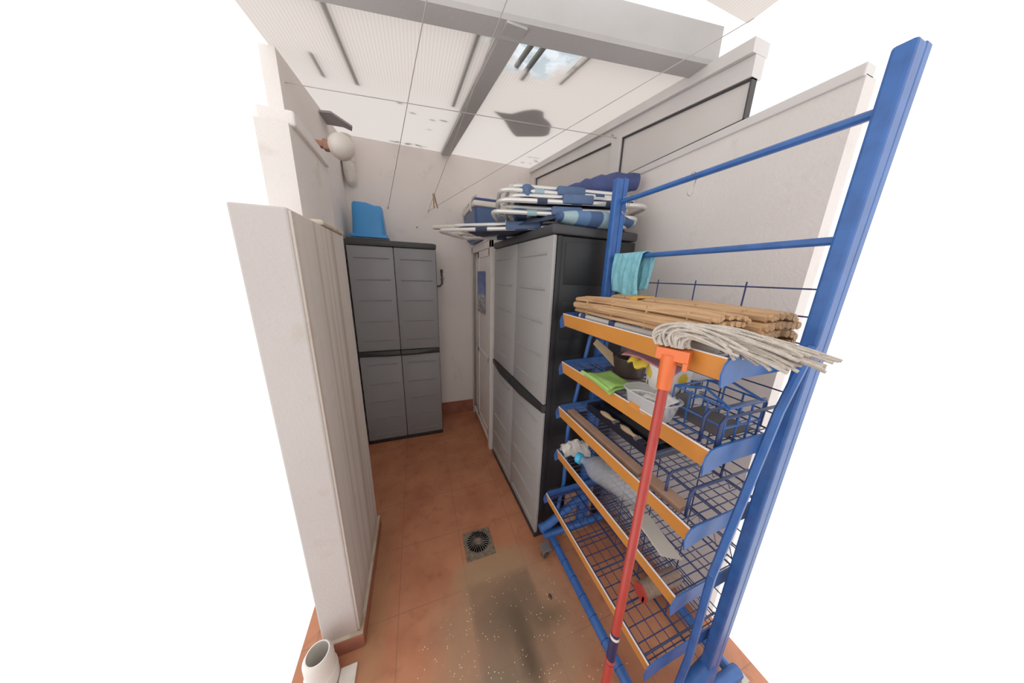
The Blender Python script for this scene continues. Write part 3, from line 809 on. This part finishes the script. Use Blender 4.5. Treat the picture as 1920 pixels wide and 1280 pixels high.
# white pole with blue ties lying under the mats, behind the orange strip
t = thing('rolled_screen', 'white roll with blue ties lying under the front straw mat', 'roll', (.685, .76, 1.430))
MB().tube([(0, .215, .008), (0, -.36, .008)], .0115, 12).build('roll', M['white_plastic'], t, True)
for yy in (.18, .0): MB().box((-.020, yy-.013, -.006), (.010, yy+.013, .022), .006).build('tie', M['parasol_blue'], t, True)
o = MB().box((.935, .55, 1.502), (.955, .585, 1.514), .004).box((.93, .56, 1.508), (.95, .574, 1.520), .003).build('plastic_clip', M['green_bright'], org=(.945, .567, 1.502)); tag(o, 'small green plastic clip on the rear straw mat', 'clip')

# ---------------------------------------------- second shelf
zs = 1.181
def lath(name, prof, loc, mtl, label, cat, seg=28, **k):
    o = MB().lathe(prof, seg, **k).build(name, mtl, smooth=True); o.location = loc; return tag(o, label, cat)
lath('round_tray', [(0, 0), (.085, 0), (.098, .006), (.098, .010), (.085, .006), (0, .006)], (.79, .80, zs), M['mid_grey'], 'flat grey round tray under the brown pot on the second shelf', 'tray')
t = thing('cooking_pot', 'small dark brown pot on the round grey tray on the second shelf', 'pot', (.868, .84, zs+.008))
MB().lathe([(0, 0), (.058, 0), (.066, .006), (.068, .075), (.072, .078), (.072, .084), (.064, .084), (.063, .078), (.060, .008), (0, .006)], 30).build('pot_body', M['pot_brown'], t, True)
o = MB().prism([(.800, 1.015, 1.290), (.822, 1.018, 1.312), (.835, .88, 1.262), (.800, .86, 1.228)], (.006, -.004, -.008)).build('wooden_stake', M['wood_light'], org=(.81, .94, 1.23)); tag(o, 'pale wooden bat handle leaning behind the brown pot on the second shelf', 'board')
# green folded cloth
t = thing('folded_cloth', 'lime green folded cloth hanging over the orange edge of the second shelf', 'cloth', (.68, .76, 1.204))
for k_ in range(2):
    g = MB()
    def f(u, v, k_=k_):
        return (-.052+.115*u+.012*v, -.085+.17*v-.018*u, .004+.012*k_+.010*math.sin(u*3+v*2+k_)+(-.012*max(0, .15-u)*6)+.006*u)
    g.grid(f, 12, 12); g.build('fold', M['green_cloth'], t, True, solid=.005)
m = MB(); m.tube([(-.054+.0*v, -.085+.17*v/8, .011+.010*math.sin(v/8*2)) for v in range(9)], .007, 8); m.build('fold_edge', M['green_cloth'], t, True)
# yellow-tulip canister
t = thing('tulip_canister', 'white round canister with yellow tulips on the second shelf', 'canister', (.800, .600, zs))
MB().lathe([(0, 0), (.056, 0), (.058, .004), (.070, .145), (.073, .147), (.073, .152), (.067, .152), (.066, .146), (.054, .006), (0, .006)], 36).build('canister_body', M['white_plastic'], t, True)
def petal(m, th, z, w, h, r0):
    pts = []
    for k in range(10):
        a = 2*PI*k/10; dz = math.sin(a)*h; dt = math.cos(a)*w*(1+.3*math.sin(a))
        pts.append((th+dt/r0, z+dz))
    return pts
def decal(m, pts, th_out=.0008):
    vs = []
    for th, z in pts:
        r = .0585+(.0115)*(z/.145)+th_out
        vs.append(m.bm.verts.new((r*math.cos(th), r*math.sin(th), z)))
    m.bm.faces.new(vs)
leaf_m = mat('leaf_print', (88,98,48), .6)
for base in (PI+.55, PI-.35, PI+1.35, PI-1.2, 0, .9):
    m = MB(); m2 = MB()
    for dth, dz in ((-.12, 0), (.0, .008), (.12, -.003)): decal(m, petal(m, base+dth, .112+dz, .009, .017, .07))
    decal(m2, petal(m2, base-.02, .055, .003, .034, .07)); decal(m2, petal(m2, base+.05, .045, .006, .022, .07)); decal(m2, petal(m2, base-.08, .050, .006, .02, .07))
    m.build('tulip_print', M['yellow'], t); m2.build('leaf_print', leaf_m, t)
# pink cloth over canister, yellow cloth
g = MB()
def f(u, v):
    x = .715+.15*u; y = .735-.22*v; z_ = 1.344+.006*math.sin(u*7+v*5)-.05*max(0, .3-u)**1.2-.03*max(0, .35-v)**1.3
    return (x, y, z_)
g.grid(f, 16, 20); o = g.build('cleaning_cloth', M['pink'], smooth=True, solid=.004, org=(.79, .62, 1.34)); tag(o, 'pink cloth spread over the tulip canister', 'cloth')
g = MB()
def f(u, v):
    return (.715+.055*u+.006*math.sin(v*9), .70-.075*v, 1.305+.020*math.sin(PI*u)+.008*math.sin(v*8+u*3))
g.grid(f, 10, 10); o = g.build('cleaning_cloth', M['yellow'], smooth=True, solid=.012, org=(.74, .66, 1.31)); tag(o, 'crumpled yellow cloth between the pot and the tulip canister', 'cloth')
# clear tub
t = thing('food_tub', 'clear plastic tub holding white paper at the front of the second shelf', 'tub', (.690, .560, zs))
n = 36
def sup(z, w, d): 
    out = []
    for k in range(n):
        th = 2*PI*k/n; c, s_ = math.cos(th), math.sin(th); e = .6
        out.append((w*abs(c)**e*(1 if c > 0 else -1), d*abs(s_)**e*(1 if s_ > 0 else -1), z))
    return out
m = MB(); rr = [sup(0, .036, .064), sup(.01, .041, .070), sup(.062, .048, .082), sup(.064, .053, .088), sup(.068, .053, .088)]
vv = [[m.bm.verts.new(p) for p in r_] for r_ in rr]
m.bm.faces.new(vv[0])
for a, b_ in zip(vv, vv[1:]):
    for k in range(n): m.bm.faces.new((a[k], a[(k+1)%n], b_[(k+1)%n], b_[k]))
m.build('tub_body', M['clear'], t, True, solid=.0012)
m = MB(); rim = sup(.068, .0535, .0885); m.tube(rim, .0022, 6, closed=True); m.build('tub_rim', M['clear'], t, True)
m = MB(); m.box((-.0445, -.002, .010), (-.0432, .042, .030)); m.build('tub_label', M['orange'], t)
t = thing('paper_pile', 'white crumpled paper sheets inside the clear tub', 'paper', (.690, .560, zs+.004))
for i, (dx, dy, ry, rz_, sx_, sy_) in enumerate(((-.004, .028, 24, 10, .03, .042), (.012, -.030, -30, -8, .03, .036), (-.008, -.020, 14, 30, .032, .03))):
    g = MB(); g.grid(lambda u, v: (sx_*(2*u-1), sy_*(2*v-1), .004*math.sin(u*5+v*4)), 6, 6)
    q = g.build('sheet', M['paper'], t, True, solid=.001); q.location = (dx, dy, .054); q.rotation_euler = (R(12*(i-1)), R(ry), R(rz_))
# folding wire basket with grey lining
t = thing('wire_basket', 'blue wire bottle basket with grey panels at the right end of the second shelf', 'basket', (.80, .44, zs))
m = MB()
for y in (-.075, .075):
    for x in (-.075, -.025, .025, .075): m.tube([(x, y, 0), (x, y, .11)], .0026, 5)
    for zz in (.004, .055, .11): m.tube([(-.075, y, zz), (.075, y, zz)], .0030, 5)
for x in (-.075, .075):
    for y in (-.025, .025): m.tube([(x, y, 0), (x, y, .11)], .0026, 5)
    for zz in (.004, .055, .11): m.tube([(x, -.075, zz), (x, .075, zz)], .0030, 5)
m.build('wire_frame', M['rack_blue'], t, True)
for sx in (-1, 1): MB().tube([(sx*.07, .075, .11), (sx*.06, .0, .135), (sx*.07, -.075, .11)], .004, 6).build('carry_handle', M['rack_blue'], t, True)
MB().box((-.07, -.07, .02), (.07, .07, .024)).box((-.066, .066, .02), (.0, .069, .085)).build('lining', M['dark_grey'], t)
# tag with a bar pattern
t = thing('product_tag', 'white cardboard tag with a barcode behind the blue wire basket', 'tag', (.855, .535, zs+.02)); t.rotation_euler = (0, 0, R(-35))
MB().box((-.03, -.0006, 0), (.03, .0006, .11)).build('card', M['paper'], t)
m = MB()
for i in range(11): m.box((-.022+i*.0035, -.0012, .055), (-.0205+i*.0035+(.001 if i % 3 else 0), -.0007, .083))
for i in range(3): m.box((.012, -.0012, .03+i*.007), (.026, -.0007, .033+i*.007))
m.build('barcode', M['body_black'], t)

# ---------------------------------------------- third shelf
z3 = .940
def plank(x0, y0, x1, y1, w, z, th, label, mtl=None):
    a = Vector((x0, y0, z)); b = Vector((x1, y1, z)); d = (b-a); L_ = d.length; ang = math.atan2(d.y, d.x)
    o = MB().box((0, -w/2, 0), (L_, w/2, th), .003).build('wooden_plank', mtl or M['wood_plank'])
    o.location = a; o.rotation_euler = (0, 0, ang); return tag(o, label, 'plank', 'wooden planks on the third shelf')
plank(.692, .995, .694, .545, .038, z3, .022, 'long flat wooden plank lying along the front edge of the third shelf')
plank(.700, .535, .705, .400, .045, z3+.0, .022, 'shorter wooden plank under the wire dividers on the third shelf')
t = thing('tool_tray', 'dark navy open tray holding brushes on the third shelf', 'tray', (.865, .80, z3))
m = MB(); m.box((-.065, -.20, 0), (.085, .20, .004)); m.box((-.068, -.20, 0), (-.064, .20, .038)); m.box((.082, -.20, 0), (.086, .20, .038)); m.box((-.068, -.203, 0), (.086, -.199, .038)); m.box((-.068, .199, 0), (.086, .203, .038))
m.box((.005, -.20, .004), (.008, .20, .03)); m.build('tray_body', M['navy_dark'], t)
def brush(x, y, rz_, label):
    t = thing('paint_brush', label, 'brush', (x, y, z3+.042), rz_, 'brushes in the dark tray')
    t.rotation_euler = (0, R(0), rz_)
    MB().tube([(0, 0, 0), (.018, 0, .001), (.04, 0, .002), (.07, 0, 0), (.09, 0, 0)], [.006, .011, .012, .007, .009], 10).build('handle', M['wood_light'], t, True)
    MB().box((.088, -.015, -.005), (.105, .015, .005), .001).build('ferrule', M['steel'], t)
    MB().box((.105, -.015, -.004), (.135, .015, .004), .002).build('bristles', M['navy_dark'], t)
brush(.800, .90, R(-88), 'pale wooden brush handle lying furthest back in the dark tray')
brush(.803, .775, R(-90), 'pale wooden brush lying in the middle of the dark tray')
o = MB().box((.84, .62, .982), (.90, .84, .990), .002).build('trowel_board', M['body_black'], org=(.87, .73, .982)); tag(o, 'black flat tool lying across the dark tray beside the brushes', 'tool')

# ---------------------------------------------- fourth shelf
z4 = .682
t = thing('water_bottle', 'large clear plastic bottle with a bright blue cap lying on the fourth shelf', 'bottle', (.742, .815, z4+.062))
t.rotation_euler = (R(90), 0, R(24))   # local z runs along the bottle towards the camera
m = MB(); prof = [(.016, -.085), (.017, -.062), (.030, -.045), (.050, -.020), (.056, .0)]
for i in range(9): prof += [(.058, .012+i*.022), (.0568, .020+i*.022)]
prof += [(.055, .215), (.03, .222), (0, .216)]
m.lathe(prof, 28); m.build('bottle_body', M['clear_bottle'], t, True)
MB().lathe([(0, -.108), (.022, -.108), (.026, -.104), (.026, -.082), (0, -.080)], 20).build('cap', M['cyan_cap'], t, True)
t2_ = thing('plastic_bag', 'crumpled translucent bag at the far end of the fourth shelf', 'bag', (.740, 1.005, z4)); t2_.scale = (1.15, 1.1, 1.3)
g = MB(); rb = random.Random(5)
g.grid(lambda u, v: (-.060+.120*u+rb.uniform(-.006, .006), .022-.075*v*(.5+.5*u)+rb.uniform(-.006, .006), .010+.062*math.sin(PI*v)**.6*(1-.35*abs(2*u-1))+rb.uniform(-.008, .008)), 9, 9)
g.build('bag_body', M['bag'], t2_, solid=.0015)
o = MB().box((-.05, -.085, 0), (.05, .085, .004)).build('cardboard_sheet', M['grey_card']); o.location = (.755, .505, z4+.032); o.rotation_euler = (0, R(24), R(-10)); tag(o, 'grey corrugated card leaning beside the big bottle', 'card')
# ---------------------------------------------- fifth shelf
t = thing('mesh_tape_roll', 'roll of brown mesh tape with a red end cap on the lowest shelf', 'roll', (.79, .50, .412+.03))
MB().tube([(-.045, 0, 0), (.135, .0, 0)], .030, 24).build('roll', M['mesh_rope'], t, True)
MB().tube([(-.052, 0, 0), (-.0455, 0, 0)], .031, 24).build('end_cap', M['red_plastic'], t, True)
m = MB(); m.box((-.052, -.02, -.033), (-.047, -.012, .0)); m.build('tab', M['red_plastic'], t)
o = MB().box((.78, 1.085, 0), (.98, 1.10, .34), .003).build('cardboard_piece', M['cardboard'], org=(.88, 1.09, 0)); tag(o, 'brown cardboard piece standing between the rack foot and the grey cabinet', 'cardboard')

# ------------------------------------------------------------------ mop standing upside down
T = Vector((.596, .452, 1.425)); Bm = Vector((.405, .318, .004))
d = T-Bm
t = thing('string_mop', 'red-handled string mop leaning upside down against the orange shelf edges', 'mop', tuple(Bm))
lc = lambda p: tuple(Vector(p)-Bm)
m = MB(); Hs = Bm+d*.945
m.tube([lc(Bm), lc(Bm+d*.5), lc(Hs)], .0122, 18); m.build('handle', M['mop_red'], t, True)
m = MB(); m.tube([lc(Bm), lc(Bm+d*.012)], .0128, 14); m.build('end_cap', M['mop_orange'], t, True)
# navy label sleeve at about a third of the way
pa = Bm+d*.355; pb = Bm+d*.425
lb = MB().tube([lc(pa), lc(pb)], .0126, 18).build('label_sleeve', M['label_navy'], t, True)
MB().tube([lc(pb-d*.012), lc(pb-d*.006)], .0129, 18).build('label_print', M['edge_white'], lb, True)
MB().tube([lc(pa+d*.002), lc(pa+d*.010)], .0129, 18).build('label_print', M['red_plastic'], lb, True)
m = MB(); m.tube([lc(Hs-d*.012), lc(Hs+d*.004), lc(T-d*.006)], [.0165, .0175, .020], 18)
u = d.normalized(); side = Vector((.34, -.94, 0)).normalized()
qa = T-d*.012
m.prism([lc(qa-side*.030-Vector((.012,.006,0))), lc(qa+side*.044-Vector((.012,.006,0))), lc(qa+side*.044+Vector((.014,.006,0))), lc(qa-side*.030+Vector((.014,.006,0)))], tuple(u*.028))
m.prism([lc(qa+side*.034-Vector((.012,.006,0))-u*.018), lc(qa+side*.044-Vector((.012,.006,0))-u*.018), lc(qa+side*.044+Vector((.012,.006,0))-u*.018), lc(qa+side*.034+Vector((.012,.006,0))-u*.018)], tuple(u*.02))
m.build('socket', M['mop_orange'], t, True)
rr_ = random.Random(11); m = MB()
C0 = T+u*.016
for i in range(95):
    # strands leave the socket to the far side, bow up and fall back towards the near end of the shelf
    f_ = i/94
    start = C0+side*rr_.uniform(-.035, .035)+Vector((rr_.uniform(-.012, .012), 0, 0))
    bulge = rr_.uniform(.35, 1)
    lat = rr_.uniform(-.02, .055)
    end = C0+side*rr_.uniform(.10, .24)+Vector((rr_.uniform(-.01, .09), 0, rr_.uniform(-.012, .03)))
    P = []
    p0 = start
    p1 = start-side*.035*bulge+Vector((lat*.3, 0, .016+.02*bulge))
    p2 = start-side*.010*bulge+Vector((lat, 0, .030+.052*bulge))
    p3 = (start+end)/2+Vector((lat*.8, 0, .010+.050*bulge))
    ctrl = [p0, p1, p2, p3, end]
    nS = 14
    for k in range(nS+1):
        tt = k/nS
        # de Casteljau
        cs = [c.copy() for c in ctrl]
        while len(cs) > 1: cs = [cs[q].lerp(cs[q+1], tt) for q in range(len(cs)-1)]
        P.append(lc(cs[0]))
    m.tube(P, .0034, 6)
o = m.build('mop_strings', M['rope'], t, True)

# ------------------------------------------------------------------ clotheslines, peg, hooks on the back wall
def line(pts, r, label):
    o = MB().tube(pts, r, 6).build('clothesline', M['cord'], org=tuple(pts[0])); return tag(o, label, 'line', 'clotheslines strung under the roof')
def ext(a, b, k): a, b = Vector(a), Vector(b); return tuple(a+(b-a)*k)
H1 = (-.206, BW-.004, 2.172); H2 = (.144, BW-.004, 2.182)
line([H1, (.053, 1.234, 2.400), ext(H1, (.053, 1.234, 2.400), 1.45)], .0019, 'clothesline from the left wall hook above the bucket up past the big beam')
line([H2, ext(H2, (.302, .951, 2.40), 1.2)], .0016, 'clothesline holding the clothespin, running up beside the rafter')
line([H2, ext(H2, (1.0, .846, 2.40), 1.06)], .0016, 'clothesline from the right wall hook slanting up to the right end of the beam')
line([(-.53, 1.76, 2.453), (-.387, 1.74, 2.450), (1.185, 1.522, 2.440)], .0021, 'clothesline crossing the room from the left wall to the window mullion')
for (hx, hz, lb_) in ((-.206, 2.172, 'small hook in the back wall above the blue bucket'), (.144, 2.182, 'small hook in the back wall below the clothespin')):
    o = MB().tube([(hx, BW, hz), (hx, BW-.02, hz)]+[(hx, BW-.025+.008*math.cos(a_), hz+.010*math.sin(a_)-.004) for a_ in (1.2, 2.2, 3.2, 4.2)], .0032, 6).build('wall_hook', M['steel'], org=(hx, BW, hz)); tag(o, lb_, 'hook', 'line hooks in the back wall')
o = MB().tube([(1.204, 1.522, 2.440), (1.18, 1.522, 2.440)]+[(1.172+.008*math.cos(a_), 1.522, 2.445+.008*math.sin(a_)) for a_ in (0, 1, 2, 3, 4)], .0028, 6).build('wall_hook', M['steel'], org=(1.19, 1.522, 2.44)); tag(o, 'small hook at the top of the white window mullion', 'hook', 'line hooks in the back wall')
lp = Vector(H2).lerp(Vector((.302, .951, 2.40)), (BW-2.45)/(BW-.951))
t = thing('clothespin', 'wooden clothespin clipped on the line in front of the back wall', 'clothespin', tuple(lp))
for s_ in (-1, 1):
    m = MB(); m.prism([(s_*.003, -.004, .018), (s_*.008, -.004, .016), (s_*.012, -.004, -.030), (s_*.020, -.004, -.098), (s_*.013, -.004, -.100), (s_*.003, -.004, -.035)], (0, .010, 0))
    q = m.build('prong', M['wood_pin'], t)
MB().tube([(-.013, .001, -.030), (-.006, .008, -.034), (.006, .008, -.034), (.013, .001, -.030)], .002, 6).build('spring', M['steel'], t)
t.rotation_euler = (0, R(-8), R(15)); t.scale = (.95, .95, .95)
# tap pipe beside the narrow cabinet
t = thing('wall_valve', 'small grey pipe stub with a valve on the back wall beside the narrow grey cabinet', 'valve', (.245, BW-.03, 1.56))
MB().tube([(-.06, 0, -.085), (-.02, 0, -.080), (.004, 0, -.055), (.004, 0, 0), (.002, 0, .06)], .009, 10).build('pipe', M['dark_grey'], t, True)
MB().tube([(.002, 0, .055), (.002, 0, .085)], .014, 10).build('nut', M['dark_grey'], t, True)
MB().tube([(-.012, 0, .0), (.03, 0, .0)], .007, 8).tube([(.004, 0, -.03), (.004, .028, -.03)], .007, 8).build('lever', M['steel'], t, True)
for x, z, lb_ in ((.035, 2.03, 'dark screw in the back wall above the narrow cabinet'),):
    o = MB().tube([(x, BW, z), (x, BW-.006, z)], .006, 8).build('screw', M['dark_metal'], org=(x, BW, z)); tag(o, lb_, 'screw')

# ------------------------------------------------------------------ lamp, downpipe, flashing at the left
t = thing('wall_lamp', 'white globe lamp on a brown bracket by the top left wall', 'lamp', (-.53, 1.80, 2.25))
MB().lathe([(.001, -.062), (.020, -.0585), (.038, -.049), (.052, -.034), (.060, -.016), (.062, 0), (.060, .016), (.052, .034), (.038, .049), (.020, .0585), (.001, .062)], 28, c=(.195, 0, -.012)).build('globe', M['glass_globe'], t, True)
MB().box((0, -.018, -.03), (.140, .018, -.002), .004).box((0, -.03, -.05), (.012, .03, .05), .004).box((.115, -.022, -.040), (.145, .022, .008), .005).build('bracket', M['bracket'], t, True)
m = MB(); m.tube([(.02, -.01, -.04), (.03, -.012, -.075), (.045, -.015, -.10), (.047, -.018, -.13)], .002, 5); m.build('wire', M['body_black'], t)
t = thing('downpipe', 'short white downpipe in the top left corner of the back wall', 'pipe', (-.478, 2.765, 2.34))
MB().tube([(0, 0, .33), (0, 0, .12), (.004, .0, .05), (.008, .01, .01), (.010, .04, -.006)], [.044, .044, .046, .042, .036], 16).build('pipe', M['dirty_white'], t, True)
MB().tube([(0, 0, .14), (0, 0, .18)], .048, 16).build('collar', M['dirty_white'], t, True)
o = MB().prism([(-.53, 2.28, 2.585), (-.46, 2.27, 2.588), (-.37, 2.44, 2.60), (-.385, 2.50, 2.60), (-.43, 2.46, 2.598), (-.53, 2.46, 2.596)], (0, 0, .012)).build('flashing_board', M['slate'], org=(-.45, 2.4, 2.59)); tag(o, 'grey board wedged under the roof above the white downpipe', 'board')

# ------------------------------------------------------------------ floor drain
t = thing('floor_drain', 'square floor drain with a round ribbed grate in the terracotta floor', 'drain', (.268, 1.212, 0), R(0))
MB().box((-.086, -.088, .0), (.086, .088, .003), .001).build('frame', M['drain_frame'], t)
m = MB(); m.lathe([(0, .004), (.066, .004), (.070, .006), (.070, .003), (0, .003)], 32, c=(0, .012, 0))
for k in range(26):
    a = 2*PI*k/26
    m.tube([(.018*math.cos(a), .012+.018*math.sin(a), .008), (.070*math.cos(a), .012+.070*math.sin(a), .006)], [.0016, .0030], 5)
m.build('grate', M['dark_metal'], t)
MB().lathe([(0, .0105), (.018, .010), (.022, .007), (.022, .003)], 16, c=(0, .012, 0)).build('grate_hub', M['drain_frame'], t)
m = MB().lathe([(0, .0045), (.064, .0045)], 32, c=(0, .012, 0)).build('grate_shade_disc', M['body_black'], t)  # flat black disc painting the shade between the grate ribs
# pipe and board at the bottom left
t = thing('drain_pipe', 'short white plastic pipe standing on the floor in front of the pier', 'pipe', (-.440, .868, 0))
MB().lathe([(.052, .0), (.056, .004), (.056, .07), (.052, .075), (.050, .078), (.050, .15), (.040, .17), (.036, .17), (.044, .14), (.044, .01)], 28).build('pipe', M['white_plastic'], t, True)
o = MB().box((-.382, .76, 0), (-.322, .882, .014), .003).build('white_board', M['dirty_white'], org=(-.35, .82, 0)); tag(o, 'white board offcut on the floor beside the white pipe', 'board')
o = MB().lathe([(0, 0), (.010, .001), (.011, .004), (.006, .008), (0, .009)], 9, sx=.75, sy=1.25).build('dry_leaf', M['pot_brown']); o.location = (.558, .826, 0.0); tag(o, 'tiny dark brown dry leaf on the floor by the rack', 'leaf')
g = MB(); g.grid(lambda u, v: (.03*(u-.5)+.004*math.sin(v*9), .05*(v-.5), .004+.006*math.sin(u*6)*math.sin(v*7)+.004), 8, 8)
o = g.build('dry_leaf', M['slat_dark'], smooth=True, solid=.001); o.location = (.335, .500, 0.0); tag(o, 'crumpled brown leaf on the stained floor at the bottom of the photo', 'leaf')

# ------------------------------------------------------------------ light and sky
w = bpy.data.worlds.new('sky'); S.world = w; w.use_nodes = True
bg = w.node_tree.nodes['Background']; bg.inputs['Color'].default_value = (1, 1, 1, 1); bg.inputs['Strength'].default_value = 1.5
sd = bpy.data.lights.new('sun', 'SUN'); sd.energy = 1.2; sd.angle = R(25); sd.color = (1, .97, .94)
so = bpy.data.objects.new('sun', sd); COL.objects.link(so); so.rotation_euler = (R(-16), R(10), 0)

# ------------------------------------------------------------------ camera
cd = bpy.data.cameras.new('camera'); cam = bpy.data.objects.new('camera', cd); COL.objects.link(cam)
cd.sensor_width = 36; cd.sensor_fit = 'HORIZONTAL'; cd.lens = 36*483/1920; cd.clip_start = .02
cx_ = Vector((.94032, -.33910, .0296)); cy_ = Vector((.05537, .24100, .96894)); cx_.normalize()
cz_ = cx_.cross(cy_).normalized(); cy_ = cz_.cross(cx_)
cam.matrix_world = Matrix(((cx_.x, cy_.x, cz_.x, 0), (cx_.y, cy_.y, cz_.y, 0), (cx_.z, cy_.z, cz_.z, 1.6), (0, 0, 0, 1)))
S.camera = cam
S.view_settings.view_transform = 'Standard'; S.view_settings.look = 'None'; S.view_settings.exposure = 0; S.view_settings.gamma = 1.1
